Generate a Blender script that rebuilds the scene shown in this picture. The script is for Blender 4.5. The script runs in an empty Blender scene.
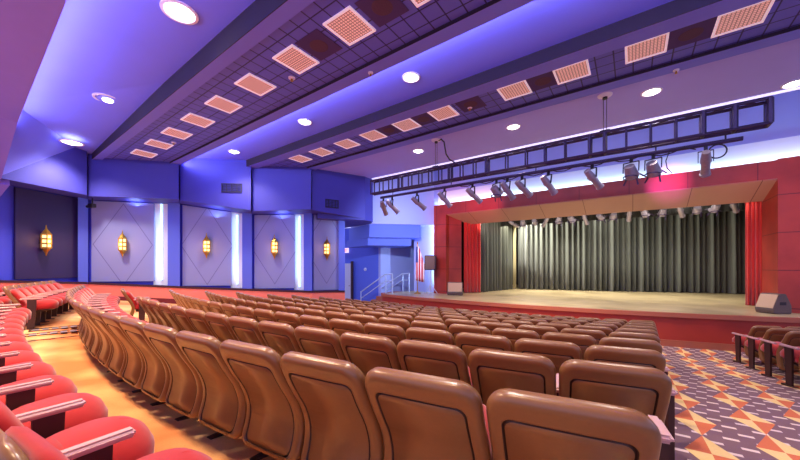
import bpy, bmesh, math, random
from mathutils import Vector, Matrix
random.seed(7)
S = bpy.context.scene
COL = S.collection
E = 2.10                       # eye height above the floor in front of the stage
# ------------------------------------------------------------------ camera
cam_d = bpy.data.cameras.new('camera'); cam = bpy.data.objects.new('camera', cam_d); COL.objects.link(cam)
cam.location = (0, 0, E); cam.rotation_euler = (math.pi/2, 0, math.radians(36))
cam_d.sensor_width = 36; cam_d.lens = 320/800*36; cam_d.shift_y = (267-230)/800
cam_d.clip_start = 0.05
S.camera = cam
# ------------------------------------------------------------------ world, exposure, lights
W = bpy.data.worlds.new('world'); S.world = W; W.use_nodes = True
bg = W.node_tree.nodes['Background']; bg.inputs[0].default_value = (0.50, 0.54, 1.0, 1); bg.inputs[1].default_value = 1.3
S.view_settings.view_transform = 'Standard'; S.view_settings.look = 'None'
S.view_settings.gamma = 1; S.view_settings.use_curve_mapping = False
S.view_settings.exposure = 0.14
S.cycles.use_denoising = True
S.cycles.max_bounces = 6; S.cycles.diffuse_bounces = 4; S.cycles.glossy_bounces = 3
S.cycles.sample_clamp_indirect = 4.0

def area(name, loc, to, size, power, color, size_y=None, spread=180):
    l = bpy.data.lights.new(name, 'AREA'); l.energy = power; l.color = color; l.size = size
    if size_y: l.shape = 'RECTANGLE'; l.size_y = size_y
    l.spread = math.radians(spread)
    o = bpy.data.objects.new(name, l); COL.objects.link(o); o.location = loc
    o.rotation_euler = (Vector(to)-Vector(loc)).to_track_quat('-Z', 'Y').to_euler()
    return o
def spot(name, loc, to, power, color, angle=60, blend=0.6, radius=0.08):
    l = bpy.data.lights.new(name, 'SPOT'); l.energy = power; l.color = color
    l.spot_size = math.radians(angle); l.spot_blend = blend; l.shadow_soft_size = radius
    o = bpy.data.objects.new(name, l); COL.objects.link(o); o.location = loc
    o.rotation_euler = (Vector(to)-Vector(loc)).to_track_quat('-Z', 'Y').to_euler()
    return o
# stage wash from the lighting pipes over the stage
area('stage_wash_light', (-4.6, 16.75, E+2.3), (2.5, 20.4, E-0.6), 1.6, 330, (1.0, 0.95, 0.84), 0.6)
area('stage_wash_light', (0.2, 16.9, E+2.5), (3.6, 20.6, E-0.3), 5.0, 60, (1.0, 0.95, 0.84), 0.3)
area('stage_down_light', (-1.5, 16.7, E+2.4), (-1.5, 15.4, E-1.2), 8.0, 420, (1.0, 0.92, 0.74), 0.5)
area('border_fill_light', (-1.5, 14.25, E+1.9), (-1.5, 15.6, E+2.35), 8.5, 80, (1.0, 0.93, 0.8), 0.1)  # fill added to brighten the row of lights over the stage
# gelled front lights on the proscenium
spot('gel_light', (-5.6, 8.9, E+2.0), (-6.6, 13.0, E+2.6), 520, (1.0, 0.20, 0.24), 40, 1)
spot('gel_light', (-3.7, 8.9, E+2.0), (-5.0, 13.0, E+2.6), 900, (1.0, 0.14, 0.24), 24, 1)
spot('gel_light', (0.2, 8.9, E+2.0), (0.9, 13.0, E+2.6), 1900, (1.0, 0.16, 0.85), 18, 1)
spot('gel_light', (1.2, 8.9, E+2.0), (3.2, 13.0, E+1.4), 600, (1.0, 0.36, 0.36), 60, 1)
spot('gel_light', (-6.5, 8.9, E+2.0), (-7.0, 13.0, E+0.6), 330, (1.0, 0.34, 0.3), 55, 1)
spot('apron_light', (-2.4, 8.9, E+2.0), (-2.0, 12.2, E-1.2), 800, (1.0, 0.8, 0.55), 100, 1)
spot('flank_fill_light', (-6.0, 9.0, E+1.9), (-9.8, 12.3, E+1.2), 700, (0.62, 0.76, 1.0), 85, 1)  # wide spot added to brighten the far bulkhead corner
# unseen blue lamps added at the ceiling edges to wash the flat ceilings
area('ceiling_fill_light', (-5, 0.87, E+3.85), (-5, 1.6, E+4.2), 19, 210, (0.50, 0.48, 1.0), 0.1)
area('ceiling_fill_light', (-4, 4.84, E+3.86), (-4, 5.6, E+4.05), 19, 190, (0.50, 0.49, 1.0), 0.08)
# ------------------------------------------------------------------ materials
def lin(r, g, b):
    f = lambda c: (c/255/12.92) if c/255 <= 0.04045 else ((c/255+0.055)/1.055)**2.4
    return (f(r), f(g), f(b), 1)
class NT:
    def __init__(s, name):
        s.m = bpy.data.materials.new(name); s.m.use_nodes = True; s.t = s.m.node_tree
        s.b = s.t.nodes['Principled BSDF']
    def n(s, typ, **k):
        x = s.t.nodes.new(typ)
        for a, v in k.items(): setattr(x, a, v)
        return x
    def l(s, a, b): s.t.links.new(a, b)
    def math(s, op, a, b=None):
        x = s.n('ShaderNodeMath', operation=op)
        for i, v in enumerate((a, b)):
            if v is None: continue
            if isinstance(v, (int, float)): x.inputs[i].default_value = v
            else: s.l(v, x.inputs[i])
        return x.outputs[0]
    def mix(s, f, a, b):
        x = s.n('ShaderNodeMix', data_type='RGBA')
        for i, v in ((0, f), (6, a), (7, b)):
            if isinstance(v, (int, float, tuple)): x.inputs[i].default_value = v
            else: s.l(v, x.inputs[i])
        return x.outputs[2]
    def pos(s, kind='world'):
        if kind == 'world': o = s.n('ShaderNodeNewGeometry').outputs['Position']
        else: o = s.n('ShaderNodeTexCoord').outputs['Object']
        x = s.n('ShaderNodeSeparateXYZ'); s.l(o, x.inputs[0]); return x.outputs, o
def mat(name, col, rough=0.5, metal=0.0, spec=0.5, noise=0.0, nscale=20, emit=None, estr=0, bump=0, sheen=0):
    t = NT(name); b = t.b
    b.inputs['Base Color'].default_value = col; b.inputs['Roughness'].default_value = rough
    b.inputs['Metallic'].default_value = metal; b.inputs['Specular IOR Level'].default_value = spec
    if sheen: b.inputs['Sheen Weight'].default_value = sheen
    if noise or bump:
        nz = t.n('ShaderNodeTexNoise'); nz.inputs['Scale'].default_value = nscale; nz.inputs['Detail'].default_value = 4
        t.l(t.n('ShaderNodeTexCoord').outputs['Object'], nz.inputs['Vector'])
        if noise:
            d = tuple(c*(1-noise) for c in col[:3])+(1,); u = tuple(min(1, c*(1+noise)) for c in col[:3])+(1,)
            t.l(t.mix(nz.outputs['Fac'], d, u), b.inputs['Base Color'])
        if bump:
            bp = t.n('ShaderNodeBump'); bp.inputs['Strength'].default_value = bump; bp.inputs['Distance'].default_value = 0.01
            t.l(nz.outputs['Fac'], bp.inputs['Height']); t.l(bp.outputs[0], b.inputs['Normal'])
    if emit: b.inputs['Emission Color'].default_value = emit; b.inputs['Emission Strength'].default_value = estr
    return t.m

M = {}
M['ceil'] = mat('violet ceiling paint', lin(118, 126, 252), 0.7, noise=0.04, nscale=1.5)
M['frame_v'] = mat('violet soffit paint', lin(116, 122, 236), 0.7)
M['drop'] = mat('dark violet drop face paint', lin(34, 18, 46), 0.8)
M['front_ceil'] = mat('mauve ceiling paint', lin(164, 158, 252), 0.7, noise=0.04, nscale=1.5)
M['rear'] = mat('plum ceiling paint', lin(128, 112, 226), 0.7, noise=0.05, nscale=2)
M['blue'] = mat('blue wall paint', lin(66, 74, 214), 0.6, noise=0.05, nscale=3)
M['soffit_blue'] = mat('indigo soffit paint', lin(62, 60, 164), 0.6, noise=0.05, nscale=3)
M['fin'] = mat('mid blue pilaster paint', lin(92, 112, 226), 0.6)
M['recess'] = mat('pale blue wall paint', lin(172, 178, 238), 0.6)
M['cove_white'] = mat('white cove board', lin(232, 240, 250), 0.6)
M['dark_rail'] = mat('dark wood rail', lin(60, 26, 40), 0.4)
M['wains'] = mat('coral wainscot paint', lin(242, 132, 112), 0.55, noise=0.06, nscale=4)
M['base'] = mat('dark red base', lin(110, 24, 34), 0.5)
M['white_trim'] = mat('white trim', lin(225, 222, 245), 0.5)
M['black'] = mat('black metal', lin(34, 28, 40), 0.45, metal=0.3)
M['truss'] = mat('dark truss steel', lin(58, 44, 78), 0.45, metal=0.4)
M['grey_metal'] = mat('grey lamp metal', lin(150, 140, 150), 0.4, metal=0.5, noise=0.2)
M['shell'] = mat('tan moulded seat shell', lin(126, 84, 48), 0.30, spec=0.5, noise=0.08, nscale=60, bump=0.04)
M['seam'] = mat('dark seat seam', lin(46, 20, 16), 0.6)
M['red_fab'] = mat('red seat fabric', lin(160, 22, 24), 0.85, spec=0.2, noise=0.12, nscale=30, sheen=0.3)
M['arm'] = mat('beige armrest plastic', lin(188, 148, 144), 0.35, noise=0.06)
M['leg'] = mat('dark brown seat steel', lin(58, 32, 30), 0.45, metal=0.2)
M['red_curtain'] = mat('red velvet', lin(196, 50, 44), 0.85, spec=0.2, sheen=0.4)
M['black_curtain'] = mat('charcoal velour', lin(92, 96, 88), 0.9, spec=0.2, sheen=0.3)
M['gold_curtain'] = mat('pale gold curtain edge', lin(176, 166, 128), 0.8)
M['gold'] = mat('aged brass', lin(190, 140, 60), 0.35, metal=0.8)
M['rail_metal'] = mat('pale painted rail', lin(190, 205, 240), 0.35, metal=0.2)
M['glass_warm'] = mat('lit amber glass', lin(255, 200, 120), 0.4, emit=(1.0, 0.58, 0.22, 1), estr=2.2)
M['bulb'] = mat('lit downlight lens', (1, 1, 1, 1), 0.4, emit=(1.0, 0.93, 0.88, 1), estr=5)
M['led'] = mat('cove tube', (1, 1, 1, 1), 0.4, emit=(0.30, 0.74, 1.0, 1), estr=1.6)
M['exit'] = mat('lit exit face', (1, .9, .9, 1), 0.5, emit=(1, 0.75, 0.85, 1), estr=0.8)
M['exit_red'] = mat('red exit letters', lin(210, 30, 40), 0.5, emit=(1, 0.05, 0.05, 1), estr=0.8)
M['door_white'] = mat('white door paint', lin(215, 215, 235), 0.5)
M['speaker_cloth'] = mat('dark grille cloth', lin(74, 56, 112), 0.9, noise=0.2, nscale=80)
M['wedge'] = mat('worn charcoal cabinet', lin(92, 74, 70), 0.6, noise=0.2, nscale=30)
M['wedge_grille'] = mat('grey wedge grille', lin(190, 156, 124), 0.6, noise=0.25, nscale=120)
M['vent_dark'] = mat('dark vent metal', lin(30, 24, 60), 0.6)

def lines_mat(name, base, line, per, width, axes=(0, 1), rough=0.6, kind='world', emit=None, estr=0, off=(0, 0)):
    t = NT(name); o, _ = t.pos(kind); f = None
    for k, ax in enumerate(axes):
        p = per[k]
        a = t.math('FRACT', t.math('DIVIDE', t.math('ADD', o[ax], 100*p+off[k]), p))
        g = t.math('LESS_THAN', a, width/p)
        f = g if f is None else t.math('MAXIMUM', f, g)
    t.l(t.mix(f, base, line), t.b.inputs['Base Color']); t.b.inputs['Roughness'].default_value = rough
    if emit:
        t.l(t.mix(f, emit, tuple(c*0.45 for c in emit[:3])+(1,)), t.b.inputs['Emission Color']); t.b.inputs['Emission Strength'].default_value = estr
    return t.m
M['tiles'] = lines_mat('violet acoustic tiles', lin(98, 104, 214), lin(36, 28, 96), (0.29, 0.29), 0.022)
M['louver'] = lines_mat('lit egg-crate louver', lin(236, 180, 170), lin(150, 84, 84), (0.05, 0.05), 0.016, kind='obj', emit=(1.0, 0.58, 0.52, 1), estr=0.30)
# red proscenium cladding with shallow block joints
def clad():
    t = NT('red proscenium cladding'); o, _ = t.pos('world')
    nz = t.n('ShaderNodeTexNoise'); nz.inputs['Scale'].default_value = 1.6; nz.inputs['Detail'].default_value = 6
    t.l(_, nz.inputs['Vector'])
    c = t.mix(nz.outputs['Fac'], lin(104, 18, 16), lin(180, 62, 46))
    a = t.math('LESS_THAN', t.math('FRACT', t.math('DIVIDE', t.math('ADD', o[2], 100.0), 1.02)), 0.022)
    b = t.math('LESS_THAN', t.math('FRACT', t.math('DIVIDE', t.math('ADD', o[0], 101.6), 1.45)), 0.012)
    t.l(t.mix(t.math('MAXIMUM', a, b), c, lin(84, 8, 16)), t.b.inputs['Base Color']); t.b.inputs['Roughness'].default_value = 0.42
    return t.m
M['clad'] = clad()
M['soffit_tan'] = lines_mat('tan proscenium soffit panels', lin(176, 134, 118), lin(104, 62, 56), (1.45, 30), 0.018)
M['riser'] = mat('red stage front', lin(158, 50, 36), 0.45, noise=0.2, nscale=2)
M['nosing'] = mat('brown stage nosing', lin(160, 88, 66), 0.35)
def stage_wood():
    t = NT('stage boards'); o, p = t.pos('world')
    mp = t.n('ShaderNodeMapping'); mp.inputs['Scale'].default_value = (0.35, 3.0, 1); t.l(p, mp.inputs[0])
    nz = t.n('ShaderNodeTexNoise'); nz.inputs['Scale'].default_value = 1.2; nz.inputs['Detail'].default_value = 6; t.l(mp.outputs[0], nz.inputs['Vector'])
    c = t.mix(nz.outputs['Fac'], lin(150, 126, 92), lin(216, 200, 158))
    g = t.math('LESS_THAN', t.math('FRACT', t.math('DIVIDE', t.math('ADD', o[1], 50), 0.14)), 0.05)
    n2 = t.n('ShaderNodeTexNoise'); n2.inputs['Scale'].default_value = 0.9; n2.inputs['Detail'].default_value = 5; t.l(p, n2.inputs['Vector'])
    mr = t.n('ShaderNodeMapRange'); mr.inputs[1].default_value = .45; mr.inputs[2].default_value = .7; t.l(n2.outputs['Fac'], mr.inputs[0])
    c = t.mix(t.math('MULTIPLY', mr.outputs[0], .6), c, lin(120, 102, 70))
    t.l(t.mix(t.math('MULTIPLY', g, 0.35), c, lin(96, 70, 46)), t.b.inputs['Base Color']); t.b.inputs['Roughness'].default_value = 0.3
    return t.m
M['boards'] = stage_wood()
# carpet: orange cross aisle, figured carpet in the side aisle
def carpet():
    t = NT('theater carpet'); o, p = t.pos('world')
    X, Y = o[0], o[1]
    nz = t.n('ShaderNodeTexNoise'); nz.inputs['Scale'].default_value = 1.1; nz.inputs['Detail'].default_value = 3; t.l(p, nz.inputs['Vector'])
    fine = t.n('ShaderNodeTexNoise'); fine.inputs['Scale'].default_value = 90; t.l(p, fine.inputs['Vector'])
    rp = t.n('ShaderNodeMapRange'); rp.inputs[1].default_value = 0.42; rp.inputs[2].default_value = 0.62; t.l(nz.outputs['Fac'], rp.inputs[0])
    orange = t.mix(rp.outputs[0], lin(222, 142, 88), lin(240, 190, 128))  # lighter patches imitate pools of light on the orange carpet
    # figured carpet
    LX, LY = 0.50, 0.92
    u = t.math('DIVIDE', t.math('ADD', X, 48-0.26), LX); col = t.math('FLOOR', u); fu = t.math('SUBTRACT', t.math('FRACT', u), 0.5)
    par = t.math('FRACT', t.math('MULTIPLY', col, 0.5))
    v = t.math('ADD', t.math('DIVIDE', t.math('ADD', Y, 31), LY), par); fv = t.math('SUBTRACT', t.math('FRACT', v), 0.5)
    au = t.math('ABSOLUTE', fu); av = t.math('ABSOLUTE', fv)
    dia = t.math('LESS_THAN', t.math('ADD', t.math('MULTIPLY', au, 3.0), t.math('MULTIPLY', av, 2.0)), 1.0)
    half = t.math('GREATER_THAN', t.math('MULTIPLY', fu, fv), 0.0)
    dcol = t.mix(half, lin(214, 112, 72), lin(240, 202, 132))
    # dashes
    w = t.math('DIVIDE', t.math('ADD', Y, 40), 0.2); row = t.math('FLOOR', w); fw = t.math('FRACT', w)
    q = t.math('FRACT', t.math('ADD', t.math('DIVIDE', t.math('ADD', X, 40), 0.21), t.math('MULTIPLY', row, 0.37)))
    dash = t.math('MULTIPLY', t.math('LESS_THAN', q, 0.5), t.math('LESS_THAN', fw, 0.28))
    field = t.mix(dash, lin(126, 94, 100), lin(232, 204, 190))
    fig = t.mix(dia, field, dcol)
    side = t.math('GREATER_THAN', X, 0.02)
    c = t.mix(side, orange, fig)
    c2 = t.mix(t.math('MULTIPLY', fine.outputs['Fac'], 0.3), c, lin(70, 36, 30))
    t.l(c2, t.b.inputs['Base Color']); t.b.inputs['Roughness'].default_value = 0.85; t.b.inputs['Specular IOR Level'].default_value = 0.2
    return t.m
M['carpet'] = carpet()
def panel_mat():
    t = NT('lavender wall panel with diamond scoring'); o, _ = t.pos('obj')
    a = t.math('ADD', t.math('MULTIPLY', t.math('ABSOLUTE', o[0]), 1/0.95), t.math('MULTIPLY', t.math('ABSOLUTE', o[2]), 1/1.55))
    f = t.math('LESS_THAN', t.math('ABSOLUTE', t.math('SUBTRACT', a, 1.0)), 0.014)
    g = t.math('LESS_THAN', t.math('ABSOLUTE', t.math('SUBTRACT', a, 0.62)), 0.0)
    t.l(t.mix(t.math('MAXIMUM', f, g), lin(140, 146, 200), lin(100, 100, 160)), t.b.inputs['Base Color']); t.b.inputs['Roughness'].default_value = 0.5
    return t.m
M['panel'] = panel_mat()
M['panel_shaded'] = mat('shade-painted wall panel', lin(42, 28, 84), 0.5)  # same panel, its colour darkened to imitate the unlit shade
def flag_mat():
    t = NT('striped flag cloth'); o, _ = t.pos('obj')
    st = t.math('LESS_THAN', t.math('FRACT', t.math('DIVIDE', t.math('ADD', o[0], 10), 0.12)), 0.5)
    c = t.mix(st, lin(232, 226, 232), lin(190, 40, 60))
    can = t.math('MULTIPLY', t.math('GREATER_THAN', o[2], 1.42), t.math('LESS_THAN', o[0], 0.03))
    t.l(t.mix(can, c, lin(44, 52, 130)), t.b.inputs['Base Color']); t.b.inputs['Roughness'].default_value = 0.8
    return t.m
M['flag'] = flag_mat()

# ------------------------------------------------------------------ mesh helpers
class MB:
    def __init__(s): s.bm = bmesh.new()
    def hexa(s, p):            # 8 points: bottom 4 (ccw), top 4
        v = [s.bm.verts.new(q) for q in p]
        for f in ((3, 2, 1, 0), (4, 5, 6, 7), (0, 1, 5, 4), (1, 2, 6, 5), (2, 3, 7, 6), (3, 0, 4, 7)): s.bm.faces.new([v[i] for i in f])
        return s
    def box(s, x0, x1, y0, y1, z0, z1):
        return s.hexa([(x0, y0, z0), (x1, y0, z0), (x1, y1, z0), (x0, y1, z0), (x0, y0, z1), (x1, y0, z1), (x1, y1, z1), (x0, y1, z1)])
    def bar(s, a, b, r, n=8, r2=None):
        a, b = Vector(a), Vector(b); d = (b-a).normalized(); r2 = r if r2 is None else r2
        x = d.orthogonal().normalized(); y = d.cross(x)
        A = [s.bm.verts.new(a+(x*math.cos(t)+y*math.sin(t))*r) for t in [2*math.pi*i/n for i in range(n)]]
        B = [s.bm.verts.new(b+(x*math.cos(t)+y*math.sin(t))*r2) for t in [2*math.pi*i/n for i in range(n)]]
        for i in range(n): s.bm.faces.new((A[i], A[(i+1) % n], B[(i+1) % n], B[i]))
        s.bm.faces.new(A[::-1]); s.bm.faces.new(B); return s
    def path(s, pts, r, n=6):
        rings = []
        pts = [Vector(p) for p in pts]
        for i, p in enumerate(pts):
            d = (pts[min(i+1, len(pts)-1)]-pts[max(i-1, 0)]).normalized()
            x = d.cross(Vector((0.31, 0.2, 0.93))).normalized(); y = d.cross(x)
            rings.append([s.bm.verts.new(p+(x*math.cos(2*math.pi*k/n)+y*math.sin(2*math.pi*k/n))*r) for k in range(n)])
        for a, b in zip(rings, rings[1:]):
            for k in range(n): s.bm.faces.new((a[k], a[(k+1) % n], b[(k+1) % n], b[k]))
        s.bm.faces.new(rings[0][::-1]); s.bm.faces.new(rings[-1]); return s
    def lathe(s, prof, n=24, c=(0, 0, 0)):     # list of (r, z)
        rings = []
        for r, z in prof:
            if r < 1e-5: rings.append([s.bm.verts.new((c[0], c[1], c[2]+z))])
            else: rings.append([s.bm.verts.new((c[0]+r*math.cos(2*math.pi*k/n), c[1]+r*math.sin(2*math.pi*k/n), c[2]+z)) for k in range(n)])
        for a, b in zip(rings, rings[1:]):
            for k in range(n):
                q = [a[k % len(a)], a[(k+1) % len(a)], b[(k+1) % len(b)], b[k % len(b)]]
                u = []
                for w in q:
                    if w not in u: u.append(w)
                if len(u) > 2: s.bm.faces.new(u)
        return s
    def prism(s, poly, z0, z1):
        A = [s.bm.verts.new((x, y, z0)) for x, y in poly]; B = [s.bm.verts.new((x, y, z1)) for x, y in poly]; n = len(poly)
        s.bm.faces.new(A[::-1]); s.bm.faces.new(B)
        for i in range(n): s.bm.faces.new((A[i], A[(i+1) % n], B[(i+1) % n], B[i]))
        return s
    def quad(s, *p):
        s.bm.faces.new([s.bm.verts.new(q) for q in p]); return s
    def build(s, name, m, parent=None, bevel=0, smooth=False, seg=2, slots=None):
        bmesh.ops.recalc_face_normals(s.bm, faces=s.bm.faces)
        if bevel:
            bmesh.ops.bevel(s.bm, geom=[e for e in s.bm.edges if e.calc_face_angle(0) > 0.5], offset=bevel, segments=seg, affect='EDGES', clamp_overlap=True)
        me = bpy.data.meshes.new(name); s.bm.to_mesh(me); s.bm.free()
        for q in (slots or [m]): me.materials.append(q)
        if smooth:
            for f in me.polygons: f.use_smooth = True
            if smooth != 'all': me.set_sharp_from_angle(angle=math.radians(40))
        o = bpy.data.objects.new(name, me); COL.objects.link(o)
        if parent: o.parent = parent
        return o
def tag(o, label, cat, group=None):
    o['label'] = label; o['category'] = cat
    if group: o['group'] = group
    return o
def thing(name, label, cat, loc=(0, 0, 0), rz=0, group=None):
    o = bpy.data.objects.new(name, None); COL.objects.link(o); o.location = loc; o.rotation_euler = (0, 0, rz); o.empty_display_size = 0.1
    return tag(o, label, cat, group)
def struct(o): o['kind'] = 'structure'; return o
def dup(root, loc, rz=None, label=None, group=None, rot=None, skip=()):
    r = root.copy(); COL.objects.link(r); r.location = loc
    if rz is not None: r.rotation_euler = (0, 0, rz)
    if rot is not None: r.rotation_euler = rot
    if label: r['label'] = label
    if group: r['group'] = group
    for ch in list(root.children):
        if ch.name.split('.')[0] in skip: continue
        c = ch.copy(); COL.objects.link(c); c.parent = r
        for g in list(ch.children):
            d = g.copy(); COL.objects.link(d); d.parent = c
    return r
ORD = ['zeroth', 'first', 'second', 'third', 'fourth', 'fifth', 'sixth', 'seventh', 'eighth', 'ninth', 'tenth', 'eleventh', 'twelfth', 'thirteenth', 'fourteenth', 'fifteenth', 'sixteenth', 'seventeenth', 'eighteenth', 'nineteenth', 'twentieth', 'twenty-first', 'twenty-second', 'twenty-third', 'twenty-fourth']

# ------------------------------------------------------------------ floor
CX, CY = -4.2, 24.83                       # centre of the seating arcs
def fl(rho): return 0.102*min(max(rho-15.8, 0), 8.5)
def polar(rho, a): return (CX+rho*math.sin(a), CY-rho*math.cos(a))
mb = MB(); R = [2, 8, 13, 15.8]+[15.8+8.5*i/8 for i in range(1, 9)]+[26, 30]
A = [math.radians(-62+4*i) for i in range(29)]
g = [[mb.bm.verts.new((*polar(r, a), fl(r))) for a in A] for r in R]
for i in range(len(R)-1):
    for j in range(len(A)-1): mb.bm.faces.new((g[i][j], g[i+1][j], g[i+1][j+1], g[i][j+1]))
struct(mb.build('floor', M['carpet']))
# ------------------------------------------------------------------ ceilings
XR = 7.5                                   # how far the hall runs towards the near side
mb = MB(); xs_ = [(XR, 3.6), (-12.35, 3.6), (-14.55, 2.36), (-15.2, 2.0)]
for (xa, za), (xb, zb) in zip(xs_, xs_[1:]):
    mb.hexa([(xb, -3.2, E+zb), (xa, -3.2, E+za), (xa, .85, E+za), (xb, .85-(.18 if xb < -14 else 0), E+zb), (xb, -3.2, E+zb+1.0), (xa, -3.2, E+za+1.0), (xa, .85, E+za+1.0), (xb, .85-(.18 if xb < -14 else 0), E+zb+1.0)])
struct(mb.build('ceiling_rear', M['rear']))
mb = MB()
mb.quad((XR, .85, E+4.2), (XR, 2.75, E+4.2), (-8.6, 2.75, E+4.2), (-12.9, .85, E+4.2))
mb.quad((-8.6, 2.75, E+4.2), (-15.9, 2.75, E+3.98), (-12.9, .85, E+4.2))
mb.quad((-15.9, 2.75, E+3.98), (-14.9, 0.60, E+2.45), (-14.3, 0.60, E+2.52), (-12.9, .85, E+4.2))
mb.quad((-12.9, .86, E+4.2), (-14.3, .61, E+2.52), (-14.3, .2, E+2.52), (-12.9, .5, E+4.2))
struct(mb.build('ceiling_rear_bay', M['ceil']))
struct(MB().box(-15.9, XR, 4.82, 6.39, E+4.05, E+4.5).build('ceiling_middle_bay', M['ceil']))
struct(MB().box(-12.5, XR, 8.2, 10.6, E+3.86, E+4.5).build('ceiling_front_bay', M['front_ceil']))
def strip(y0, t0, t1, y1, top, nm):
    x0 = -16.2
    struct(MB().box(x0, XR, y0, t0, E+3.8, E+4.5).build('ceiling_'+nm+'_near_edge', M['frame_v']))
    struct(MB().box(x0, XR, t1, y1, E+3.8, E+4.5).build('ceiling_'+nm+'_far_edge', M['frame_v']))
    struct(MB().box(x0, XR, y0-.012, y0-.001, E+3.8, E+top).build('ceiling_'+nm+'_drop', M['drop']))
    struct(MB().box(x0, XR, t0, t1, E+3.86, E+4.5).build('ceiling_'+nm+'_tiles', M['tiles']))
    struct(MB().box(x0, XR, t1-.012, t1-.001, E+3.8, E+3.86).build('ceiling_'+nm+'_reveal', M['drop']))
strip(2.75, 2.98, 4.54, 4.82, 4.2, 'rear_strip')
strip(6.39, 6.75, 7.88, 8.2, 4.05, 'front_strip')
tag(MB().box(-9.2, XR, 10.56, 10.64, E+3.83, E+3.87).build('cove_tube', mat('soft lavender light line', (1, 1, 1, 1), .5, emit=(.75, .72, 1.0, 1), estr=.9)), 'thin glowing light line along the edge of the front ceiling above the truss', 'light')
struct(MB().box(-9.7, XR, 10.6, 14.2, E+4.9, E+5.0).build('ceiling_recess', M['recess']))
# ------------------------------------------------------------------ faceted side wall
Cp = [(-14.37, 0.67), (-15.51, 2.66), (-13.66, 4.83), (-11.82, 6.60), (-10.14, 8.10), (-9.24, 10.18)]
Bz = [2.5, 2.5, 2.5, 2.15, 2.23, 2.05]     # soffit undersides, above the eye
Rz = [-.43, -.60, -.80, -.93, -1.03, -1.09]  # chair rail
Cp = [(-13.3, -1.2)]+Cp; Bz = [2.5]+Bz; Rz = [-.33]+Rz
def nrm(i):
    a, b = Vector(Cp[i]), Vector(Cp[i+1]); t = (b-a).normalized(); return Vector((t.y, -t.x))
def off(i, d):                             # vertex i moved d away from the hall, along the radius through the cross aisle
    c = Vector(Cp[i]); return c+c.normalized()*d*1.08
DEP = 0.90
def fpt(i, f, d):                          # fraction f along facet i, d in front of the inner wall
    a, b = off(i, DEP-d), off(i+1, DEP-d); return a.lerp(b, f)
def fbox(mb, i, f0, f1, d0, d1, z0a, z0b, z1a, z1b):
    L = lambda f, a, b: a+(b-a)*f
    p = [fpt(i, f0, d0), fpt(i, f1, d0), fpt(i, f1, d1), fpt(i, f0, d1)]; fs = (f0, f1, f1, f0)
    mb.hexa([(q.x, q.y, E+L(f, z0a, z0b)) for q, f in zip(p, fs)]+[(q.x, q.y, E+L(f, z1a, z1b)) for q, f in zip(p, fs)])
NF = len(Cp)-1
wallm = MB(); sofm = MB(); wa = MB(); ra = MB(); ba = MB(); fin = MB()
for i in range(NF):
    FE = 1 if i < NF-1 else .60
    fbox(wallm, i, 0, FE, -.2, 0, -2.2, -2.2, 4.4, 4.4)
    q = [fpt(i, 0, .001), fpt(i, 1, .001), fpt(i, .985, DEP+.16 if 0 < i < NF-1 else DEP), fpt(i, 0, DEP)]
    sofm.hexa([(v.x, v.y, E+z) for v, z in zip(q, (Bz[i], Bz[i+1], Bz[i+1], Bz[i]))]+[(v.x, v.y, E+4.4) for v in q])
    fbox(wa, i, 0, FE, 0.001, .26, -2.2, -2.2, Rz[i]-.03, Rz[i+1]-.03)
    fbox(ra, i, 0, FE, 0.001, .29, Rz[i]-.029, Rz[i+1]-.029, Rz[i]+.04, Rz[i+1]+.04)
    zb = [fl((Vector((CX, CY))-Vector(Cp[k])).length)-E for k in (i, i+1)]
    fbox(ba, i, 0, FE, .261, .285, zb[0]-.1, zb[1]-.1, zb[0]+.2, zb[1]+.2)
    if i: fbox(fin, i, *((.86, 1.0) if i < NF-1 else (.48, .60)), 0.001, .25, Rz[i]+.05, Rz[i+1]+.05, Bz[i]-.002, Bz[i+1]-.002)
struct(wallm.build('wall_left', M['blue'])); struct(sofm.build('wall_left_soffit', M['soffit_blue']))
struct(wa.build('wall_left_wainscot', M['wains'])); struct(ra.build('trim_2', M['dark_rail'])); struct(ba.build('baseboard_left', M['base']))
struct(fin.build('wall_left_fins', M['fin']))
PN = ['shade-painted wall panel farthest from the stage', 'lavender scored panel right of the shaded panel', 'middle lavender scored wall panel', 'lavender scored panel fourth from the rear', 'mauve scored wall panel nearest the doorway']
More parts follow.
